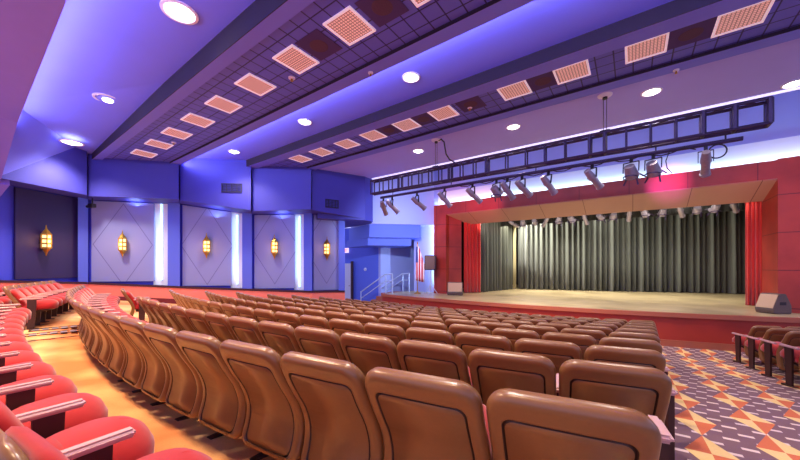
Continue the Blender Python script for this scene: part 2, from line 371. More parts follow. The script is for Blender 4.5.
for i in range(1, NF):
    f0, f1 = (.12, .84) if i == 1 else (.05, .72) if i < NF-1 else (.02, .475)
    m = fpt(i, (f0+f1)/2, 0); t = (fpt(i, 1, 0)-fpt(i, 0, 0)); w = t.length*(f1-f0); rz = math.atan2(t.y, t.x)
    z0 = max(Rz[i], Rz[i+1])+.05; z1 = min(Bz[i], Bz[i+1])-.03
    L = lambda f: (Bz[i]+(Bz[i+1]-Bz[i])*f)-.03-.85
    zb = z0-.85
    mb = MB().hexa([(-w/2, -.09, zb), (w/2, -.09, zb), (w/2, -.03, zb), (-w/2, -.03, zb), (-w/2, -.09, L(f0)), (w/2, -.09, L(f1)), (w/2, -.03, L(f1)), (-w/2, -.03, L(f0))])
    p = mb.build('wall_panel', M['panel_shaded'] if i == 1 else M['panel'], bevel=.003)
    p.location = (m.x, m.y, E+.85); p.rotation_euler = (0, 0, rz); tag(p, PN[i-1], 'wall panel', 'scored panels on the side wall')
    # cove tube behind the panel edge
    if 1 < i < NF-1:
        bk = MB(); fbox(bk, i, .70, .865, .002, .02, Rz[i]+.05, Rz[i+1]+.05, Bz[i]-.01, Bz[i+1]-.01); struct(bk.build('wall_left_glow_backing', M['cove_white']))  # pale backing added so the tube's glow reads white
        c = fpt(i, .79, .03); h0, h1 = E+z0+.05, E+z1
        o = MB().bar((c.x, c.y, h0), (c.x, c.y, h1), .035, 8).build('cove_tube', M['led'])
        tag(o, 'glowing vertical cove light right of the %s side wall panel' % ORD[i], 'light', 'vertical cove lights')
        cc = fpt(i, .79, .12)
        n = nrm(i)
        up = fpt(i, .5, .35); area('cove_lamp', (up.x, up.y, E+min(Bz[i], Bz[i+1])-.16), (up.x, up.y, E+4), .5, 5, (.30, .42, 1.0), .3)  # upward lamp without a fixture, added to light the soffit underside
        a = area('cove_lamp', (cc.x, cc.y, E+.8), (cc.x-t.x, cc.y-t.y, E+.8), .12, 6, (.42, .76, 1.0), 2.6)
    # sconce
    z = E+(.85, .85, .82, .80, .76)[i-1]
    q = fpt(i, (f0+f1)/2-(.055 if i == 1 else 0), .09)
    s = thing('wall_sconce', ['amber lantern sconce glowing on the shaded panel', 'brass lantern sconce on the lavender panel beside the shaded panel', 'brass lantern sconce on the middle lavender wall panel', 'brass lantern sconce on the fourth wall panel from the rear', 'brass lantern sconce on the mauve panel nearest the doorway'][i-1], 'sconce', (q.x, q.y, z), rz, 'lantern sconces on the side wall')
    MB().lathe([(0, -.30), (.10, -.24), (.135, -.2), (.135, .2), (.10, .24), (0, .26)], 6, (0, -.15, 0)).build('glass', M['glass_warm'], s)
    f = MB()
    for k in range(6):
        an = 2*math.pi*k/6
        x, y = .142*math.cos(an), -.15+.142*math.sin(an)
        f.bar((x, y, -.23), (x, y, .23), .02, 5)
    for zz in (-.22, -.08, .07, .22): f.lathe([(.125, zz-.026), (.152, zz-.026), (.152, zz+.026), (.125, zz+.026), (.125, zz-.026)], 6, (0, -.15, 0))
    f.build('lattice', M['gold'], s)
    MB().lathe([(.155, .22), (.10, .31), (.03, .40), (.012, .52), (0, .54)], 6, (0, -.15, 0)).build('cap', M['gold'], s)
    MB().lathe([(0, -.50), (.015, -.46), (.05, -.36), (.15, -.22)], 6, (0, -.15, 0)).build('finial', M['gold'], s)
    s.scale = (.86, 1, 1)
    MB().box(-.09, .09, -.15, 0, -.10, .10).build('backplate', M['gold'], s, bevel=.01)
    l = bpy.data.lights.new('sconce_glow', 'POINT'); l.energy = 7; l.color = (1, .5, .22); l.shadow_soft_size = .12
    lo = bpy.data.objects.new('sconce_glow', l); COL.objects.link(lo); lo.location = (q.x+nrm(i).x*.42, q.y+nrm(i).y*.42, z)
# wall vents
def vent(i, f, z, w, h, label):
    a, b = fpt(i, 0, DEP), fpt(i, .985, DEP+(.16 if i < NF-1 else 0)); nn = nrm(i); p = a.lerp(b, f)+nn*.004; t = b-a; t0 = fpt(i, 1, DEP)-fpt(i, 0, DEP)
    v = thing('air_vent', label, 'vent', (p.x, p.y, E+z), math.atan2(t.y, t.x), 'soffit air vents')
    mb = MB()
    for a in ((-w/2, w/2, h/2-.03, h/2), (-w/2, w/2, -h/2, -h/2+.03), (-w/2, -w/2+.03, -h/2, h/2), (w/2-.03, w/2, -h/2, h/2)): mb.box(a[0], a[1], -.03, 0, a[2], a[3])
    mb.build('frame', M['vent_dark'], v)
    mb = MB()
    for k in range(5): mb.box(-w/2+.03, w/2-.03, -.022, -.006, -h/2+.04+k*(h-.06)/5, -h/2+.06+k*(h-.06)/5)
    for k in range(3): mb.box(-w/2+(k+1)*w/4-.01, -w/2+(k+1)*w/4+.01, -.026, -.001, -h/2+.03, h/2-.03)
    mb.build('slats', M['vent_dark'], v)
    return v
vent(3, .73, 2.98, .75, .34, 'dark rectangular air vent on the blue soffit above the middle panel')
vent(5, .36, 2.55, .55, .34, 'dark square air vent on the soffit nearest the stage')
# small camera on the fin
p = fpt(2, 0.04, .62)
c = thing('security_camera', 'small black security camera under the soffit by the shaded panel', 'camera', (p.x, p.y, E+2.2), math.radians(20))
MB().box(-.10, .14, -.08, .06, -.07, .07).build('body', M['black'], c, bevel=.015)
MB().bar((-.10, 0, 0), (-.22, -.02, -.02), .05, 12).build('lens', M['black'], c)
MB().bar((.03, 0, .06), (.03, 0, .28), .02, 8).build('bracket', M['black'], c)
# ------------------------------------------------------------------ front left corner: bulkhead, door wall, alcove
AB0, AB1 = Vector((-9.75, 11.15)), Vector((-7.62, 13.25))
struct(MB().prism([(-9.24, 10.18), (-9.3, 10.75), AB0, (-11.9, 11.6), (-12.4, 9.9), (-10.4, 8.6)], E+2.0, E+4.9).build('wall_corner_bulkhead', M['soffit_blue']))
struct(MB().prism([AB0, AB1, AB1+Vector((-2.5, 1.2)), (-11.9, 12.0)], E+2.0, E+4.95).build('wall_bulkhead_upper', M['recess']))
dv = AB1-AB0
def step(f, z0, z1, back, nm):
    a = AB0+Vector((-.05-back, back*.6)); b = AB0+dv*f+Vector((-back, back*.6))
    struct(MB().prism([a, b, b+Vector((-1.6, 1.3)), (-11.9-back, 12.0)], E+z0, E+z1).build(nm, M['fin']))
step(.80, 1.38, 1.998, .12, 'wall_bulkhead_middle'); step(.68, 1.02, 1.378, .3, 'wall_bulkhead_lower')
struct(MB().prism([(-15.6, 12.5), (-12.75, 12.95), (-12.75, 13.1), (-15.6, 12.65)], 0, E+2.2).build('wall_door_side', M['fin']))
struct(MB().prism([(-12.75, 12.95), (-10.85, 13.0), (-10.85, 13.15), (-12.75, 13.1)], 0, E+2.2).build('wall_stage_side', M['fin']))
struct(MB().prism([(-10.85, 13.0), (-10.7, 13.0), (-9.9, 15.4), (-10.05, 15.4)], 0, E+2.2).build('wall_alcove_left', M['recess']))
struct(MB().box(-10.1, -7.3, 15.3, 15.4, 0, E+2.6).build('wall_alcove_rear', M['blue']))
struct(MB().box(-9.3, -7.3, 13.9, 15.29, 0, .86).build('floor_alcove_landing', M['dark_rail']))
d = thing('doorway_door', 'narrow white door under the exit sign with a dark jamb', 'door', (-13.0, 12.86, 0), .12)
MB().box(-.42, .30, -.07, -.02, 0.0, 2.3).build('door_leaf', M['door_white'], d, bevel=.01)
MB().box(.30, .42, -.10, -.005, 0.0, 2.42).build('jamb', M['dark_rail'], d)
MB().bar((.20, -.075, 1.05), (.20, -.13, 1.05), .025, 8).build('handle', M['grey_metal'], d)
s = thing('exit_sign', 'small lit exit sign above the white door', 'sign', (-13.05, 12.80, E+.80), .12)
MB().box(-.2, .2, -.08, 0, 0, .26).build('housing', M['exit'], s, bevel=.01)
mb = MB()
def stroke(x0, z0, x1, z1, w=.022):
    a, b = Vector((x0, 0, z0)), Vector((x1, 0, z1)); n = (b-a).normalized().cross(Vector((0, 1, 0)))*w/2
    p = [a-n, b-n, b+n, a+n]; mb.hexa([(q.x, -.088, q.z) for q in p]+[(q.x, -.081, q.z) for q in p])
for q in ((-.16, .06, -.16, .20), (-.16, .06, -.09, .06), (-.16, .13, -.10, .13), (-.16, .20, -.09, .20), (-.06, .06, .01, .20), (.01, .06, -.06, .20), (.045, .06, .045, .20), (.075, .20, .165, .20), (.12, .06, .12, .20)): stroke(*q)
mb.build('lettering', M['exit_red'], s)
o = MB().lathe([(.09, 0), (.09, .03), (.07, .045), (0, .045)], 20).build('wall_thermostat', M['door_white'])  # round thermostat on the wall beside the alcove
o.location = (-11.75, 12.97, E-.13); o.rotation_euler = (math.pi/2, 0, 0); tag(o, 'small round pale wall device on the blue wall by the alcove', 'wall device')
# ------------------------------------------------------------------ proscenium
PY = 13.0
OX0, OX1, OZ = -6.86, 3.18, 2.40          # opening
mb = MB()
mb.box(-7.49, OX0, PY, PY+.30, 0, E+2.86); mb.box(OX1, XR, PY, PY+.30, 0, E+2.93); mb.box(OX0, OX1, PY, PY+.30, E+OZ, E+2.90)
struct(mb.build('wall_proscenium', M['clad']))
mb = MB()                                  # splayed reveals
mb.prism([(OX0, PY+.3), (OX0, PY+.301), (-6.45, 13.75), (-6.75, 13.85), (-7.3, PY+.35)], 0, E+OZ)
mb.prism([(OX1, PY+.301), (XR, PY+.301), (XR, 14.3), (3.17, 14.3)], 0, E+OZ)
struct(mb.build('wall_proscenium_reveal', M['clad']))
mb = MB(); mb.hexa([(OX0, PY+.05, E+OZ-.02), (OX1, PY+.05, E+OZ-.02), (OX1, 14.2, E+1.98), (-6.3, 14.2, E+2.02), (OX0, PY+.05, E+OZ+.1), (OX1, PY+.05, E+OZ+.1), (OX1, 14.2, E+2.3), (-6.3, 14.2, E+2.3)])
struct(mb.build('ceiling_proscenium_soffit', M['soffit_tan']))
struct(MB().box(-9.7, XR, 13.5, 13.7, E+2.4, E+5).build('wall_above_proscenium', M['recess']))
struct(MB().box(-8.9, -7.35, 13.45, 13.6, 0, E+2.6).build('wall_beside_proscenium', M['recess']))
struct(MB().hexa([(-7.5, 13.40, E+2.5), (XR, 13.40, E+2.5), (XR, 13.46, E+2.5), (-7.5, 13.46, E+2.5), (-7.5, 13.45, E+3.55), (XR, 13.45, E+3.6), (XR, 13.49, E+3.6), (-7.5, 13.49, E+3.55)]).build('trim_3', M['cove_white']))
# cove tubes behind the proscenium edge
o = MB().bar((-7.4, 13.36, E+2.84), (XR, 13.36, E+2.88), .04, 8).build('cove_tube', M['led']); tag(o, 'long white cove tube glowing above the red proscenium', 'light')
area('cove_lamp', (-.5, 13.33, E+2.93), (-.5, 13.44, E+3.3), 15, 60, (.60, .86, 1.0), .06)
o = MB().bar((-7.42, 13.38, E-1.1), (-7.42, 13.38, E+2.75), .03, 8).build('cove_tube', M['led']); tag(o, 'vertical cove tube glowing at the far upright of the proscenium', 'light')
area('cove_lamp', (-7.53, 13.34, E+.9), (-8.6, 13.7, E+.9), .06, 60, (.5, .72, 1.0), 3.4)
# ------------------------------------------------------------------ stage
SZ = E-1.22
lc = (-3.8, 10.55+23)
lip = [(lc[0]+23*math.sin(a), lc[1]-23*math.cos(a)) for a in [math.radians(-13.5+i*1.25) for i in range(35)]]
lip = [p for p in lip if -9.2 < p[0] < XR]
lip = [(-9.2, 11.6)]+lip
back = [(XR, 13.0), (XR, 22.5), (-8.0, 22.5), (-8.0, 13.9), (-9.2, 13.9)]
def lipoff(d): return [(x+(lc[0]-x)/23*d, y+(lc[1]-y)/23*d) for x, y in lip]
st = thing('stage_platform', 'raised wooden stage with a curved red front', 'stage')
MB().prism(lipoff(.02)+back, SZ-.09, SZ).build('stage_floor', M['boards'], st)
def ribbon(d0, d1, z0, z1):
    mb = MB(); a, b = lipoff(d0), lipoff(d1)
    for i in range(len(a)-1): mb.hexa([(*a[i], z0), (*a[i+1], z0), (*b[i+1], z0), (*b[i], z0), (*a[i], z1), (*a[i+1], z1), (*b[i+1], z1), (*b[i], z1)])
    return mb
ribbon(-.02, .14, SZ-.10, SZ+.012).build('nosing', M['nosing'], st)
ribbon(.05, .15, 0, SZ-.1).build('front_panel', M['riser'], st)
ribbon(.015, .05, 0, .17).build('kick_rail', M['nosing'], st)
struct(MB().box(-8.2, XR, 22.4, 22.6, 0, E+5).build('wall_stage_rear', M['black']))
struct(MB().box(-8.2, XR, 14.3, 22.5, E+4.2, E+4.4).build('ceiling_stage', M['black']))
struct(MB().box(-8.1, -8.0, 13.9, 22.4, SZ, E+4.2).build('wall_stage_left', M['black']))
struct(MB().box(XR-.1, XR, 14.31, 22.4, SZ, E+4.2).build('wall_stage_right', M['black']))
def curtain(name, a, b, z0, z1, folds, amp, m, label, seed=0):
    rnd = random.Random(seed); a, b = Vector(a), Vector(b); d = b-a; n = Vector((-d.y, d.x)).normalized(); N = folds*8
    mb = MB(); ph = [rnd.uniform(.6, 1.4) for _ in range(folds+2)]; xs = []; acc = 0
    cols = []
    for i in range(N+1):
        t = i/N; k = t*folds; j = int(k)
        o = amp*ph[j]*math.sin(2*math.pi*k)*(1.0)+amp*.4*math.sin(2*math.pi*k*.37+seed)
        cols.append((a+d*t, o))
    rows = [0, .35, .7, .94, 1.0]; G = []
    for r in rows:
        z = z0+(z1-z0)*r; w = 1.0-.25*r
        G.append([mb.bm.verts.new((p.x+n.x*o*w, p.y+n.y*o*w, z)) for p, o in cols])
    for g0, g1 in zip(G, G[1:]):
        for i in range(N): mb.bm.faces.new((g0[i], g0[i+1], g1[i+1], g1[i]))
    o = mb.build(name, m, smooth='all')
    md = o.modifiers.new('s', 'SOLIDIFY'); md.thickness = .012
    return tag(o, label, 'curtain', 'stage curtains')
curtain('stage_curtain', (-5.1, 18.1), (4.9, 21.2), SZ+.02, E+3.4, 42, .24, M['black_curtain'], 'wide charcoal curtain closing off the rear of the stage', 1)
curtain('stage_curtain', (-5.95, 14.75), (-5.35, 17.6), SZ+.02, E+3.2, 12, .13, M['black_curtain'], 'charcoal side curtain beside the red curtain farthest from the aisle', 2)
curtain('stage_curtain', (-6.42, 13.95), (-5.80, 14.45), SZ+.02, E+2.6, 5, .05, M['red_curtain'], 'narrow red curtain at the far upright of the proscenium', 3)
curtain('stage_curtain', (2.88, 14.55), (3.22, 14.42), SZ+.02, E+2.6, 4, .05, M['red_curtain'], 'narrow red curtain beside the floor monitor near the aisle', 4)
curtain('stage_curtain', (-5.28, 17.82), (-5.18, 17.95), SZ+.02, E+2.6, 2, .03, M['gold_curtain'], 'thin pale gold curtain edge between the charcoal curtains', 6)
# ------------------------------------------------------------------ stage lights
def make_fixture(kind):
    r = thing('stage_light', 'x', 'stage light')
    # hangs from a clamp at the origin, aims down local -Y-ish: barrel along (0,1,-.9)
    MB().box(-.035, .035, -.03, .03, -.08, .05).build('clamp', M['black'], r, bevel=.008)
    mb = MB(); w = .13 if kind != 'par' else .17
    for s in (-1, 1): mb.box(s*w-.008, s*w+.008, -.02, .02, -.34, -.08)
    mb.box(-w, w, -.02, .02, -.09, -.075); mb.build('yoke', M['black'], r)
    c = Vector((0, 0, -.32)); d = Vector((0, .80, -.60)).normalized()
    if kind == 'spot':
        MB().bar(c-d*.26, c+d*.02, .075, 14, .105).build('lamp_housing', M['grey_metal'], r, smooth=True)
        MB().bar(c+d*.02, c+d*.36, .085, 14, .09).build('barrel', M['grey_metal'], r, smooth=True)
        MB().bar(c+d*.36, c+d*.40, .105, 14, .105).build('front_ring', M['grey_metal'], r, smooth=True)
    else:
        MB().bar(c-d*.16, c+d*.16, .11, 16, .16).build('lamp_housing', M['grey_metal'], r, smooth=True)
        mb = MB()
        for an in range(4):
            x = Vector((1, 0, 0)); y = d.cross(x); q = math.pi/4+an*math.pi/2
            mb.bar(c+d*.17+(x*math.cos(q)+y*math.sin(q))*.16, c+d*.30+(x*math.cos(q+.2)+y*math.sin(q+.2))*.24, .02, 5)
        mb.lathe([(.15, 0), (.17, 0), (.17, .03), (.15, .03), (.15, 0)], 14, (0, 0, -.5)).build('barn_doors', M['truss'], r)
        MB().bar(c+d*.155, c+d*.17, .15, 16, .15).build('front_ring', M['truss'], r, smooth=True)
    return r
fx_spot = make_fixture('spot'); fx_par = make_fixture('par')
TX = [(-7.0, 's', .3), (-6.62, 's', -.6), (-5.62, 's', -.55), (-4.62, 's', -.6), (-3.72, 's', -.6), (-3.02, 'p', -.5), (-2.72, 's', -.5), (-2.34, 's', -.6), (-1.70, 's', -.6), (-.76, 's', -.6), (-.02, 'p', -.3), (.36, 'p', -.3), (1.17, 's', -.1)]
TN = ['hanging at the far end of the truss', 'second from the far end of the truss', 'third from the far end of the truss', 'fourth from the far end of the truss', 'fifth from the far end of the truss', 'sixth from the far end of the truss', 'seventh from the far end of the truss', 'eighth from the far end of the truss', 'ninth from the far end of the truss', 'fourth from the near end of the truss', 'third from the near end of the truss', 'second from the near end of the truss', 'nearest end of the truss by the cable loop']
first = {'s': True, 'p': True}
for (x, k, a), nm in zip(TX, TN):
    src = fx_spot if k == 's' else fx_par
    lab = ('tubular spotlight, ' if k == 's' else 'round wash light, ')+nm
    loc = (x, 8.66, E+2.36)
    if first[k]: o = src; first[k] = False; o.location = loc; o['label'] = lab
    else: o = dup(src, loc, None, lab)
    o['group'] = 'lights on the truss pipe'; o.scale = (.85, .85, .85); o.rotation_euler = (random.uniform(-.15, .15), 0, a)
bx = [-4.62, -4.1, -3.6, -3.1, -2.6, -2.1, -1.6, -1.1, -.6, -.1, .4, .9, 1.4, 1.85, 2.3, 2.75]
for k, x in enumerate(bx):
    o = dup(fx_par if k % 3 else fx_spot, (x, 15.3, E+2.32), None, 'stage light over the stage, %s from the far end of the border pipe' % ORD[k+1], 'lights over the stage')
    o.rotation_euler = (random.uniform(-.2, .4), 0, random.uniform(-.7, .7))
o = MB().bar((-5.6, 15.3, E+2.36), (3.1, 15.3, E+2.36), .03, 8).build('lighting_pipe', M['black']); tag(o, 'black pipe over the stage carrying a row of lights', 'pipe')
curtain('border_curtain', (-5.35, 15.9), (3.2, 16.4), E+2.02, E+3.6, 30, .04, mat('black border velour', lin(38, 38, 36), .9), 'short black border curtain behind the row of stage lights', 8)
# ------------------------------------------------------------------ truss
t = thing('lighting_truss', 'long dark box truss hanging in front of the stage', 'truss')
X0, X1 = -7.4, 1.98; Y0, Y1 = 8.44, 8.64; Z0, Z1 = E+2.56, E+3.0
for y in (Y0, Y1):
    for z in (Z0, Z1): MB().bar((X0, y, z), (X1, y, z), .032, 8).build('chord', M['truss'], t)
xs = [1.98, 1.54, 1.11, .71, .31, -.11, -.5, -.79, -1.3, -1.75, -2.2, -2.7, -3.23, -3.6, -4.0, -4.36, -4.7, -5.05, -5.41, -5.8, -6.19, -6.6, -7.0, -7.4]
thick = (1.98, 1.54, 1.11, -.5, -.79, -3.23, -4.36, -6.19)
for i, x in enumerate(xs):
    mb = MB(); r = .042 if x in thick else .022
    for y in (Y0, Y1): mb.bar((x, y, Z0), (x, y, Z1), r, 6)
    for z in (Z0, Z1): mb.bar((x, Y0, z), (x, Y1, z), r*.8, 6)
    mb.build('brace_frame', M['truss'], t)
for i in range(len(xs)-1):
    MB().bar((xs[i], Y0 if i % 2 else Y1, Z1), (xs[i+1], Y1 if i % 2 else Y0, Z1), .012, 5).build('diagonal', M['truss'], t)
mb = MB().bar((-7.12, 8.66, E+2.42), (1.68, 8.66, E+2.42), .042, 10); mb.build('light_pipe', M['truss'], t)
for x in (-6.6, -4.4, -2.0, .4, 1.45): MB().bar((x, 8.66, E+2.42), (x, 8.68, Z0), .014, 6).build('pipe_hanger', M['truss'], t)
for x, lab in ((-.5, 'white ceiling hoist plate with two thin chains to the truss'), (-4.83, 'ceiling hoist plate with a drooping black cable beside a downlight')):
    h = thing('truss_hoist', lab, 'hoist', (x, 8.52, E+3.86), 0, 'truss hoists')
    MB().lathe([(0, -.05), (.06, -.05), (.14, -.02), (.15, 0)], 20).build('ceiling_plate', M['white_trim'], h)
    MB().bar((0, 0, -.09), (0, 0, -.04), .05, 12).build('swivel', M['black'], h)
    for s in (-.03, .03): MB().bar((s, 0, -.08), (s, 0, -.84), .007, 6).build('chain', M['truss'], h)
    MB().box(-.10, .10, -.08, .08, -.87, -.80).build('bracket', M['black'], h, bevel=.01)
    if x < -2:
        MB().path([(.08, 0, -.03), (.18, 0, .0-.02), (.27, 0, -.12), (.30, 0, -.3), (.34, 0, -.5), (.45, 0, -.68), (.62, 0, -.80)], .022).build('cable', M['black'], h)
def loop(c, r, n=24): return [(c[0]+r*math.cos(2*math.pi*i/n), c[1]+.004*i/n, c[2]+r*math.sin(2*math.pi*i/n)) for i in range(n+1)]
o = MB().path(loop((1.33, 8.62, E+2.24), .13), .013).build('cable', M['black']); tag(o, 'coiled black cable hanging from the near end of the truss', 'cable')
o = MB().path([(.62, 8.62, E+2.4), (.56, 8.62, E+2.2), (.58, 8.62, E+2.05), (.66, 8.62, E+1.93)], .010).build('cable', M['black']); tag(o, 'thin black cable dangling below the truss before the pink glow', 'cable')
o = MB().path([(-4.2+i*.18, 8.60, E+2.42-.10*abs(math.sin(i*.9))) for i in range(30)], .012).build('cable', M['black']); tag(o, 'black cable looped in swags along the truss pipe', 'cable')
# ------------------------------------------------------------------ ceiling fixtures
gl = thing('ceiling_grille', 'x', 'ceiling grille')
mb = MB(); w = .30; e = .035
for a in ((-w, w, -w, -w+e), (-w, w, w-e, w), (-w, -w+e, -w+e, w-e), (w-e, w, -w+e, w-e)): mb.box(a[0], a[1], a[2], a[3], -.025, 0)
mb.build('frame', mat('self-lit grille frame', lin(250, 225, 240), .5, emit=(1, .8, .9, 1), estr=.30), gl)  # faint glow put into the frame colour to whiten it
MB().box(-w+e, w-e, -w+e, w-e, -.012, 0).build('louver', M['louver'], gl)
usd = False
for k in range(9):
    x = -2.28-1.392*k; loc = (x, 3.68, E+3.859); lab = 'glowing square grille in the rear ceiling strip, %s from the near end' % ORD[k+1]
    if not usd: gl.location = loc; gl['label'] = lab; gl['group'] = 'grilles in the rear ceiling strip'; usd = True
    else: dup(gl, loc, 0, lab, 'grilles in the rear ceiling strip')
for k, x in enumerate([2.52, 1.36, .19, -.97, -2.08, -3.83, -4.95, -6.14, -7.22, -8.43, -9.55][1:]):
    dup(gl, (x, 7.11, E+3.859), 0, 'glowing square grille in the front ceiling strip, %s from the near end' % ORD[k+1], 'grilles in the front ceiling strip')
SP = [(-4.42, 3.68, 'dark square speaker panel between the second and third grilles, rear strip'), (-3.0, 3.68, 'dark square speaker panel between the first and second grilles, rear strip'), (.78, 7.11, 'dark speaker panel between the first and second grilles, front strip'), (-1.5, 7.11, 'dark speaker panel between the third and fourth grilles, front strip'), (-3.1, 7.11, 'dark speaker panel in the widest gap of the front strip'), (-4.4, 7.11, 'dark speaker panel between the fifth and sixth grilles, front strip'), (-5.55, 7.11, 'dark speaker panel between the sixth and seventh grilles, front strip')]
sp0 = None
for x, y, lab in SP:
    if sp0 is None:
        sp0 = thing('ceiling_speaker', lab, 'ceiling speaker', (x, y, E+3.859), 0, 'dark ceiling speaker panels')
        MB().box(-.29, .29, -.29, .29, -.012, 0).build('panel', M['speaker_cloth'], sp0, bevel=.005)
        MB().lathe([(0, -.016), (.14, -.016), (.16, -.012)], 24).build('cone', mat('brown speaker cloth', lin(84, 58, 78), .9, noise=.3, nscale=60), sp0)
    else: dup(sp0, (x, y, E+3.859), 0, lab)
def downlight(x, y, z, r, power, label, col=(1.0, .86, .74), first=[]):
    d = thing('downlight', label, 'downlight', (x, y, E+z), 0, 'recessed ceiling downlights')
    MB().lathe([(r*1.22, 0), (r*1.2, -.018), (r*1.0, -.022), (r*.98, .0), (r*.98, -.002)], 28).build('trim_ring', M['white_trim'], d, smooth=True)
    MB().lathe([(0, -.006), (r*.9, -.006), (r*.98, -.001)], 28).build('lens', M['bulb'], d)
    MB().lathe([(0, -.07), (r*.35, -.065), (r*.45, -.04), (r*.45, -.007)], 18).build('bulb', M['bulb'], d, smooth=True)
    spot('downlight_beam', (x, y, E+z-.12), (x, y, 0), power, col, 130, .9, r)
    return d
for x, y, z, r, lab in ((-6.03, 2.13, 4.2, .22, 'large downlight with a bulging bulb above the cross-aisle'), (-10.61, 2.18, 4.2, .24, 'oval-looking downlight in the rear bay, second from the near end'), (-14.3, 2.08, 3.93, .24, 'downlight in the rear bay closest to the side wall'), (-1.5, 2.1, 4.2, .22, 'downlight in the rear bay nearest the figured aisle side')): downlight(x, y, z, r, 760, lab)
for x, lab in ((-1.0, 'added unseen downlight in the plum rear ceiling, first from the near end'), (-4.2, 'added unseen downlight in the plum rear ceiling, second from the near end'), (-7.4, 'added unseen downlight in the plum rear ceiling, third from the near end'), (-10.6, 'added unseen downlight in the plum rear ceiling, fourth from the near end')): downlight(x, 0.0, 3.6, .16, 1050 if x < -2 else 300, lab, (1.0, .66, .40))  # unseen lamps added to warm the aisle floor and seat backs
for x, lab in ((-3.82, 'downlight in the middle bay with a bright bulb'), (-7.39, 'downlight in the middle bay, second from the near end'), (-11.3, 'downlight in the middle bay next to the side wall'), (0.1, 'downlight in the middle bay nearest the figured aisle')): downlight(x, 5.66, 4.05, .16, 420, lab)
for x, y, lab in ((.34, 8.95, 'downlight in the front bay beside the white hoist plate'), (-2.65, 8.95, 'downlight in the front bay between the two hoists'), (-5.75, 8.95, 'downlight in the front bay left of the cable hoist'), (2.75, 10.3, 'downlight at the edge of the front ceiling beyond the truss end')): downlight(x, y, 3.86, .16, 380, lab)
def detector(x, y, z, r, lab):
    d = thing('sprinkler_head', lab, 'sprinkler', (x, y, E+z), 0, 'small ceiling sprinklers and detectors')
    MB().lathe([(r, 0), (r*.95, -.02), (r*.5, -.03), (0, -.03)], 18).build('escutcheon', M['white_trim'], d, smooth=True)
    MB().lathe([(r*.3, -.03), (r*.3, -.06), (r*.45, -.062), (r*.45, -.07), (0, -.07)], 12).build('head', M['gold'], d)
for a in ((-5.62, 3.98, 3.86, .07, 'pale round detector between rear strip grilles'), (-11.5, 3.9, 3.86, .07, 'pale detector among the far grilles of the rear strip'), (-3.18, 7.25, 3.86, .06, 'small pale sprinkler in the front strip gap'), (-8.0, 7.3, 3.86, .06, 'small sprinkler among the far grilles of the front strip'), (-4.14, 4.72, 3.8, .05, 'tiny sprinkler on the rear strip far edge'), (.68, 8.12, 3.8, .05, 'tiny sprinkler on the front strip far edge'), (2.05, 6.9, 3.86, .07, 'round detector beside the nearest grille of the front strip')): detector(*a)
# ------------------------------------------------------------------ stage dressing
def monitor(loc, rz, sc, lab):
    w = thing('stage_monitor', lab, 'speaker', loc, rz, 'wedge floor monitors')
    mb = MB(); pr = [(-.28, 0), (.26, 0), (.30, .10), (.10, .46), (-.10, .46), (-.28, .18)]
    A = [mb.bm.verts.new((-.38*sc, y*sc, z*sc)) for y, z in pr]; B = [mb.bm.verts.new((.38*sc, y*sc, z*sc)) for y, z in pr]
    mb.bm.faces.new(A); mb.bm.faces.new(B[::-1])
    for i in range(6): mb.bm.faces.new((A[i], B[i], B[(i+1) % 6], A[(i+1) % 6]))
    mb.build('cabinet', M['wedge'], w, bevel=.012)
    # grille on the sloping face between (.30,.10) and (.10,.46)
    mb = MB(); n = Vector((0, .36, .20)).normalized(); a = Vector((0, .285, .125)); b = Vector((0, .115, .435))
    def P(x, q, o): v = (q+n*o)*sc; return (x*sc, v.y, v.z)
    mb.hexa([P(-.34, a, -.005), P(.34, a, -.005), P(.34, b, -.005), P(-.34, b, -.005), P(-.34, a, .014), P(.34, a, .014), P(.34, b, .014), P(-.34, b, .014)])
    mb.build('grille', M['wedge_grille'], w)
    for s in (-1, 1): MB().box(s*.381*sc-.006, s*.381*sc+.006, -.10*sc, .10*sc, .2*sc, .27*sc).build('handle', M['black'], w)
    return w
monitor((3.0, 12.62, SZ+.012), math.radians(128), .86, 'wedge floor monitor on the stage beside the near red upright').scale = (.66, 1, 1.3)
monitor((-6.25, 12.68, SZ+.012), math.radians(205), .82, 'wedge floor monitor at the far upright of the proscenium').scale = (1.05, 1, 1.45)
f = thing('flag', 'draped red and white striped flag on a pole beside the stage', 'flag', (-7.95, 12.3, SZ+.002), math.radians(20))
MB().lathe([(0, 0), (.16, 0), (.16, .03), (.05, .07), (.03, .12)], 20).build('base', M['gold'], f)
MB().bar((0, 0, .08), (0, 0, 2.25), .018, 10).build('pole', M['gold'], f)
MB().lathe([(0, 2.24), (.03, 2.27), (.035, 2.31), (0, 2.40)], 10).build('finial', M['gold'], f)
mb = MB(); G = []
for r in range(9):
    z = 2.15-1.55*r/8; wd = .10+.20*min(1, r/4)
    G.append([mb.bm.verts.new((-.05+wd*1.3*k/12-.02*r/8, -.035-.05*math.sin(k*1.5+r*.15)*(.4+.6*r/8)-.02, z-.03*k/12*r/3)) for k in range(13)])
for a, b in zip(G, G[1:]):
    for k in range(12): mb.bm.faces.new((a[k], a[k+1], b[k+1], b[k]))
o = mb.build('cloth', M['flag'], f, smooth='all'); o.modifiers.new('s', 'SOLIDIFY').thickness = .008
s = thing('loudspeaker', 'black loudspeaker on a pale stand beside the flag', 'speaker', (-7.38, 12.5, SZ+.002), math.radians(25))
MB().box(-.25, .25, -.20, .20, 1.08, 1.74).build('cabinet', M['black'], s, bevel=.02)
MB().box(-.21, .21, -.225, -.2, 1.12, 1.70).build('grille', M['wedge'], s, bevel=.01)
MB().bar((0, 0, .12), (0, 0, 1.08), .025, 10).build('pole', M['rail_metal'], s)
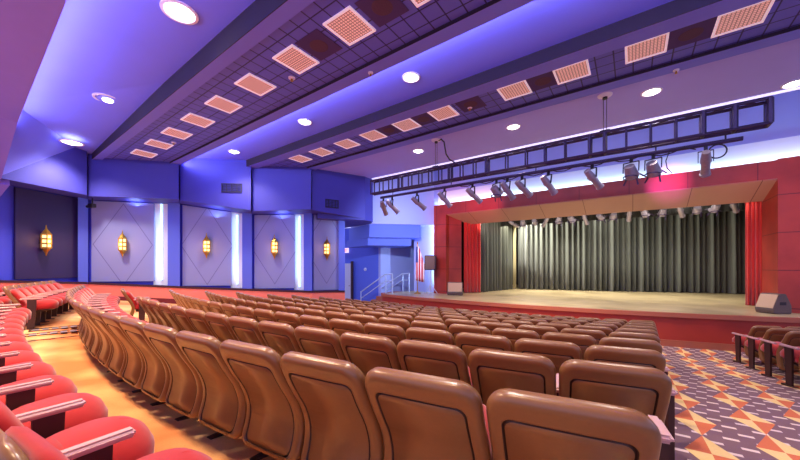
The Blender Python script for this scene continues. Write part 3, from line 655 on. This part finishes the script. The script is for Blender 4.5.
for k in range(3):
    q = 2*math.pi*k/3+.4; MB().bar((0, 0, .45), (.33*math.cos(q), .33*math.sin(q), .015), .016, 8).build('leg', M['rail_metal'], s)
# stairs and handrails up to the stage at the far side
s = thing('stage_stairs', 'short flight of stairs up to the far end of the stage', 'stairs')
for k in range(5): MB().box(-10.85+.30*k, -9.21, 11.75, 13.0, SZ*k/5+.001, SZ*(k+1)/5).build('tread', M['nosing'], s)
h = thing('stair_handrail', 'pale double-bar handrail along the stairs nearest the seats', 'handrail')
def rail(h, y):
    top = [(-10.9, y, .85), (-9.35, y, SZ+.88), (-8.9, y, SZ+.90)]
    MB().path(top, .03, 8).build('top_rail', M['rail_metal'], h)
    MB().path([(x, yy, z-.32) for x, yy, z in top], .022, 8).build('lower_rail', M['rail_metal'], h)
    for x, z0, z1 in ((-10.88, 0, .87), (-9.30, SZ-.1, SZ+.88), (-8.92, SZ+.0, SZ+.9)): MB().bar((x, y, z0), (x, y, z1), .026, 8).build('post', M['rail_metal'], h)
rail(h, 11.68)
h = thing('stair_handrail', 'handrail on the far side of the stage stairs against the wall', 'handrail'); rail(h, 13.05)
# ------------------------------------------------------------------ seats
def cr(pts, h):
    if h <= pts[0][0]: return pts[0][1]
    for i in range(len(pts)-1):
        if h <= pts[i+1][0]:
            t = (h-pts[i][0])/(pts[i+1][0]-pts[i][0]); p1, p2 = pts[i][1], pts[i+1][1]
            p0 = pts[i-1][1] if i else p1; p3 = pts[i+2][1] if i+2 < len(pts) else p2
            return .5*((2*p1)+(-p0+p2)*t+(2*p0-5*p1+4*p2-p3)*t*t+(-p0+3*p1-3*p2+p3)*t**3)
    return pts[-1][1]
PROF = [(.10, .150), (.20, .170), (.30, .202), (.40, .212), (.52, .178), (.64, .108), (.76, .047), (.86, 0), (.92, -.028)]
def half_outline(hw, z0, z1, rb, rt):
    P = [(hw-rb)*k/3 for k in range(3)]; out = [(x, z0) for x in P]
    for k in range(6): a = -math.pi/2+math.pi/2*k/5; out.append((hw-rb+rb*math.cos(a), z0+rb+rb*math.sin(a)))
    for k in range(1, 12): out.append((hw, z0+rb+(z1-rt-z0-rb)*k/12))
    for k in range(7): a = math.pi/2*k/6; out.append((hw-rt+rt*math.cos(a), z1-rt+rt*math.sin(a)))
    for k in (2, 1, 0): out.append(((hw-rt)*k/3, z1))
    return out
def rings_solid(rings, mapf, dark=()):
    bm = bmesh.new(); V = []
    for o, d in rings:
        r = [bm.verts.new(mapf(x, h, d)) for x, h in o]; l = [None]*len(o)
        for i, (x, h) in enumerate(o): l[i] = r[i] if i in (0, len(o)-1) else bm.verts.new(mapf(-x, h, d))
        V.append((r, l))
    for k in range(len(V)-1):
        for s in (0, 1):
            a, b = V[k][s], V[k+1][s]
            for i in range(len(a)-1):
                f = bm.faces.new((a[i], a[i+1], b[i+1], b[i])); f.material_index = 1 if k in dark else 0
    for e in (0, -1):
        r, l = V[e]; n = len(r)
        for i in range(n-1):
            q = [r[i], r[i+1], l[i+1], l[i]]; u = []
            for w in q:
                if w not in u: u.append(w)
            if len(u) > 2: bm.faces.new(u)
    m = MB(); m.bm.free(); m.bm = bm; return m
def smap(x, h, d):
    y = cr(PROF, h); dy = (cr(PROF, h+.01)-cr(PROF, h-.01))/.02
    n = Vector((0, -1, dy)).normalized()                       # towards the back
    wrap = -.10*x*x/.0576*.06                                     # slight dish across the width
    return (x, y+n.y*d-wrap*.6, h+n.z*d)
def OUT(i): return half_outline(.258-i, .17+i, .846-i, .075-i*.6, .09-i*.7)
def PAN(i): return half_outline(.196-i, .20+i, .750-i, .05, .035)
def make_seat():
    s = thing('theater_seat', 'x', 'theater seat')
    rings_solid([(PAN(.004), .006), (PAN(.001), -.006), (PAN(-.003), -.006), (PAN(-.006), .008), (PAN(-.012), .008), (OUT(.034), .010), (OUT(.020), .008), (OUT(.008), .0), (OUT(.001), -.014), (OUT(0), -.030), (OUT(.006), -.05)], smap, dark=(0, 1, 2)).build('seat_shell', None, s, smooth='all', slots=[M['shell'], M['seam']])
    CU = lambda i: half_outline(.220-i, .40+i, .755-i, .05, .10)
    rings_solid([(CU(.004), -.051), (CU(0), -.085), (CU(.02), -.112), (CU(.06), -.125)], smap).build('back_cushion', M['red_fab'], s, smooth='all')
    ST = lambda i: half_outline(.236-i, i, .50-i*1.2, .05, .19-i*.6)
    def m2(x, h, d): return (x, .26+h*.96, .40+d+.13*h-.06*(h/.5)**3+(.07*(1-(x/.24)**2) if d > 0 else 0))
    rings_solid([(ST(.05), -.06), (ST(.005), -.03), (ST(0), .01), (ST(.02), .045), (ST(.06), .066), (ST(.11), .076)], m2).build('seat_cushion', M['red_fab'], s, smooth='all')
    ST2 = lambda i: half_outline(.20-i, i+.01, .44-i, .05, .14)
    def m3(x, h, d): return (x, .27+h*.96, .315+d+.13*h)
    rings_solid([(ST2(.02), -.02), (ST2(0), 0), (ST2(0), .022)], m3).build('seat_pan', M['leg'], s, smooth=True)
    arm_side(s, 1)
    return s
def arm_side(s, sg):
    x = .266*sg
    o = MB().box(-.026, .026, .24, .56, .585, .618).build('armrest', M['arm'], s, bevel=.012, seg=3); o.location.x = x
    mb = MB().hexa([(-.014, .34, .0), (.014, .34, .0), (.014, .44, .0), (-.014, .44, .0), (-.014, .34, .584), (.014, .34, .584), (.014, .47, .584), (-.014, .47, .584)])
    mb.box(-.03, .03, .26, .50, -.05, .012)
    o = mb.build('leg', M['leg'], s); o.location.x = x
PITCH = .532
proto = make_seat(); used = [False]
endp = {}
def place(rho, a, label, group, left_arm=False, depth=1, aisle=0):
    x, y = polar(rho, a); z = fl(rho-.3)
    if not used[0]: o = proto; used[0] = True; o.location = (x, y, z); o.rotation_euler = (0, 0, a); o['label'] = label; o['group'] = group
    else: o = dup(proto, (x, y, z), a, label, group)
    o.scale.y = depth
    if aisle:                                  # the wider end standard beside an aisle
        for ch in list(o.children):
            n = ch.name.split('.')[0]
            if n in ('armrest', 'leg') and ch.location.x*aisle > 0: ch.location.x = .345*aisle; ch.location.z = .03; ch.scale.x = 1.15; ch.scale.y = .6 if n == 'armrest' else 1; ch.location.y = .26 if n == 'armrest' else .08
    if left_arm:
        for ch in list(proto.children):
            if ch.name.split('.')[0] in ('armrest', 'leg') and ch.location.x > 0:
                c = ch.copy(); COL.objects.link(c); c.parent = o; c.location.x = -.266
    return o
NR = 10
for r in range(NR):
    rho = 24.05-.865*r
    # near end: the rows widen slightly towards the stage
    xe = .09+(.06+.034*r if r else 0)
    ae = math.asin((xe-.262-CX)/rho); da = PITCH/rho
    xl = (-10.3 if r != 1 else -7.1)-(.6 if r == 0 else 0)-max(0, r-4)*-.42
    n = int((ae-math.asin((xl-CX)/rho))/da)+1
    for k in list(range(1, n))+[0]:
        place(rho, ae-k*da, 'tan theater seat, %s row from the cross-aisle, %s from the figured aisle' % (ORD[r+1], ORD[k+1]), 'seats in the main block', k == n-1, 1, 1 if k == 0 else 0)
x, y = -9.75, 2.22
place(math.hypot(x-CX, y-CY), math.atan2(x-CX, CY-y), 'lone seat standing past the gap at the far end of the second row', 'seats in the main block', True)
# the row behind the cross aisle, red cushions towards the room
rho = 25.0; a0 = math.asin((-1.25-CX)/rho); da = PITCH/rho
for k in range(14): place(rho, a0-k*da, 'red-cushioned seat behind the cross-aisle, %s from the near corner' % ORD[k+1], 'seats in the row behind the cross-aisle', k == 13, .76)
a1 = math.asin((-10.0-CX)/rho)
for k in range(7): place(rho, a1-k*da, 'red-cushioned seat in the far rear section, front row, %s from its gap' % ORD[k+1], 'seats in the far rear section', k == 6)
for k in range(6): place(rho+.88, a1-(k+.2)*da*.98, 'red-cushioned seat in the far rear section, second row, %s from its gap' % ORD[k+1], 'seats in the far rear section', k == 5)
# the block across the figured aisle
for r in range(5):
    rho = 16.5+.76*r
    xs = 2.25+.03*r
    a0 = math.asin((xs-CX)/rho)
    for k in range(3): place(rho, a0+k*PITCH/rho, 'dark-backed seat across the figured aisle, %s row from the stage, %s from the aisle' % (ORD[r+1], ORD[k+1]), 'seats across the figured aisle', k == 0)

# low floor vents let into the cross aisle carpet
for k, (x, lab) in enumerate(((-8.75, 'dark floor vent in the cross-aisle nearest the red seats'), (-9.35, 'dark floor vent in the cross-aisle farther towards the side wall'))):
    y = .98+.22*k
    v = thing('floor_vent', lab, 'vent', (x, y, fl(26)+.001), math.radians(82), 'cross-aisle floor vents')
    mb = MB()
    for a in ((-.42, .42, -.15, -.12), (-.42, .42, .12, .15), (-.42, -.39, -.12, .12), (.39, .42, -.12, .12)): mb.box(*a, 0, .012)
    mb.build('frame', M['leg'], v)
    mb = MB()
    for j in range(6): mb.box(-.38+.13*j, -.29+.13*j, -.11, .11, 0, .008)
    mb.build('slats', M['grey_metal'], v)
o = MB().box(-.55, .55, -.02, .02, 0, .008).build('floor_strip', M['leg']); o.location = (-8.05, .98, fl(26)+.001); o.rotation_euler = (0, 0, math.radians(80)); tag(o, 'thin dark strip across the cross-aisle carpet', 'floor strip')
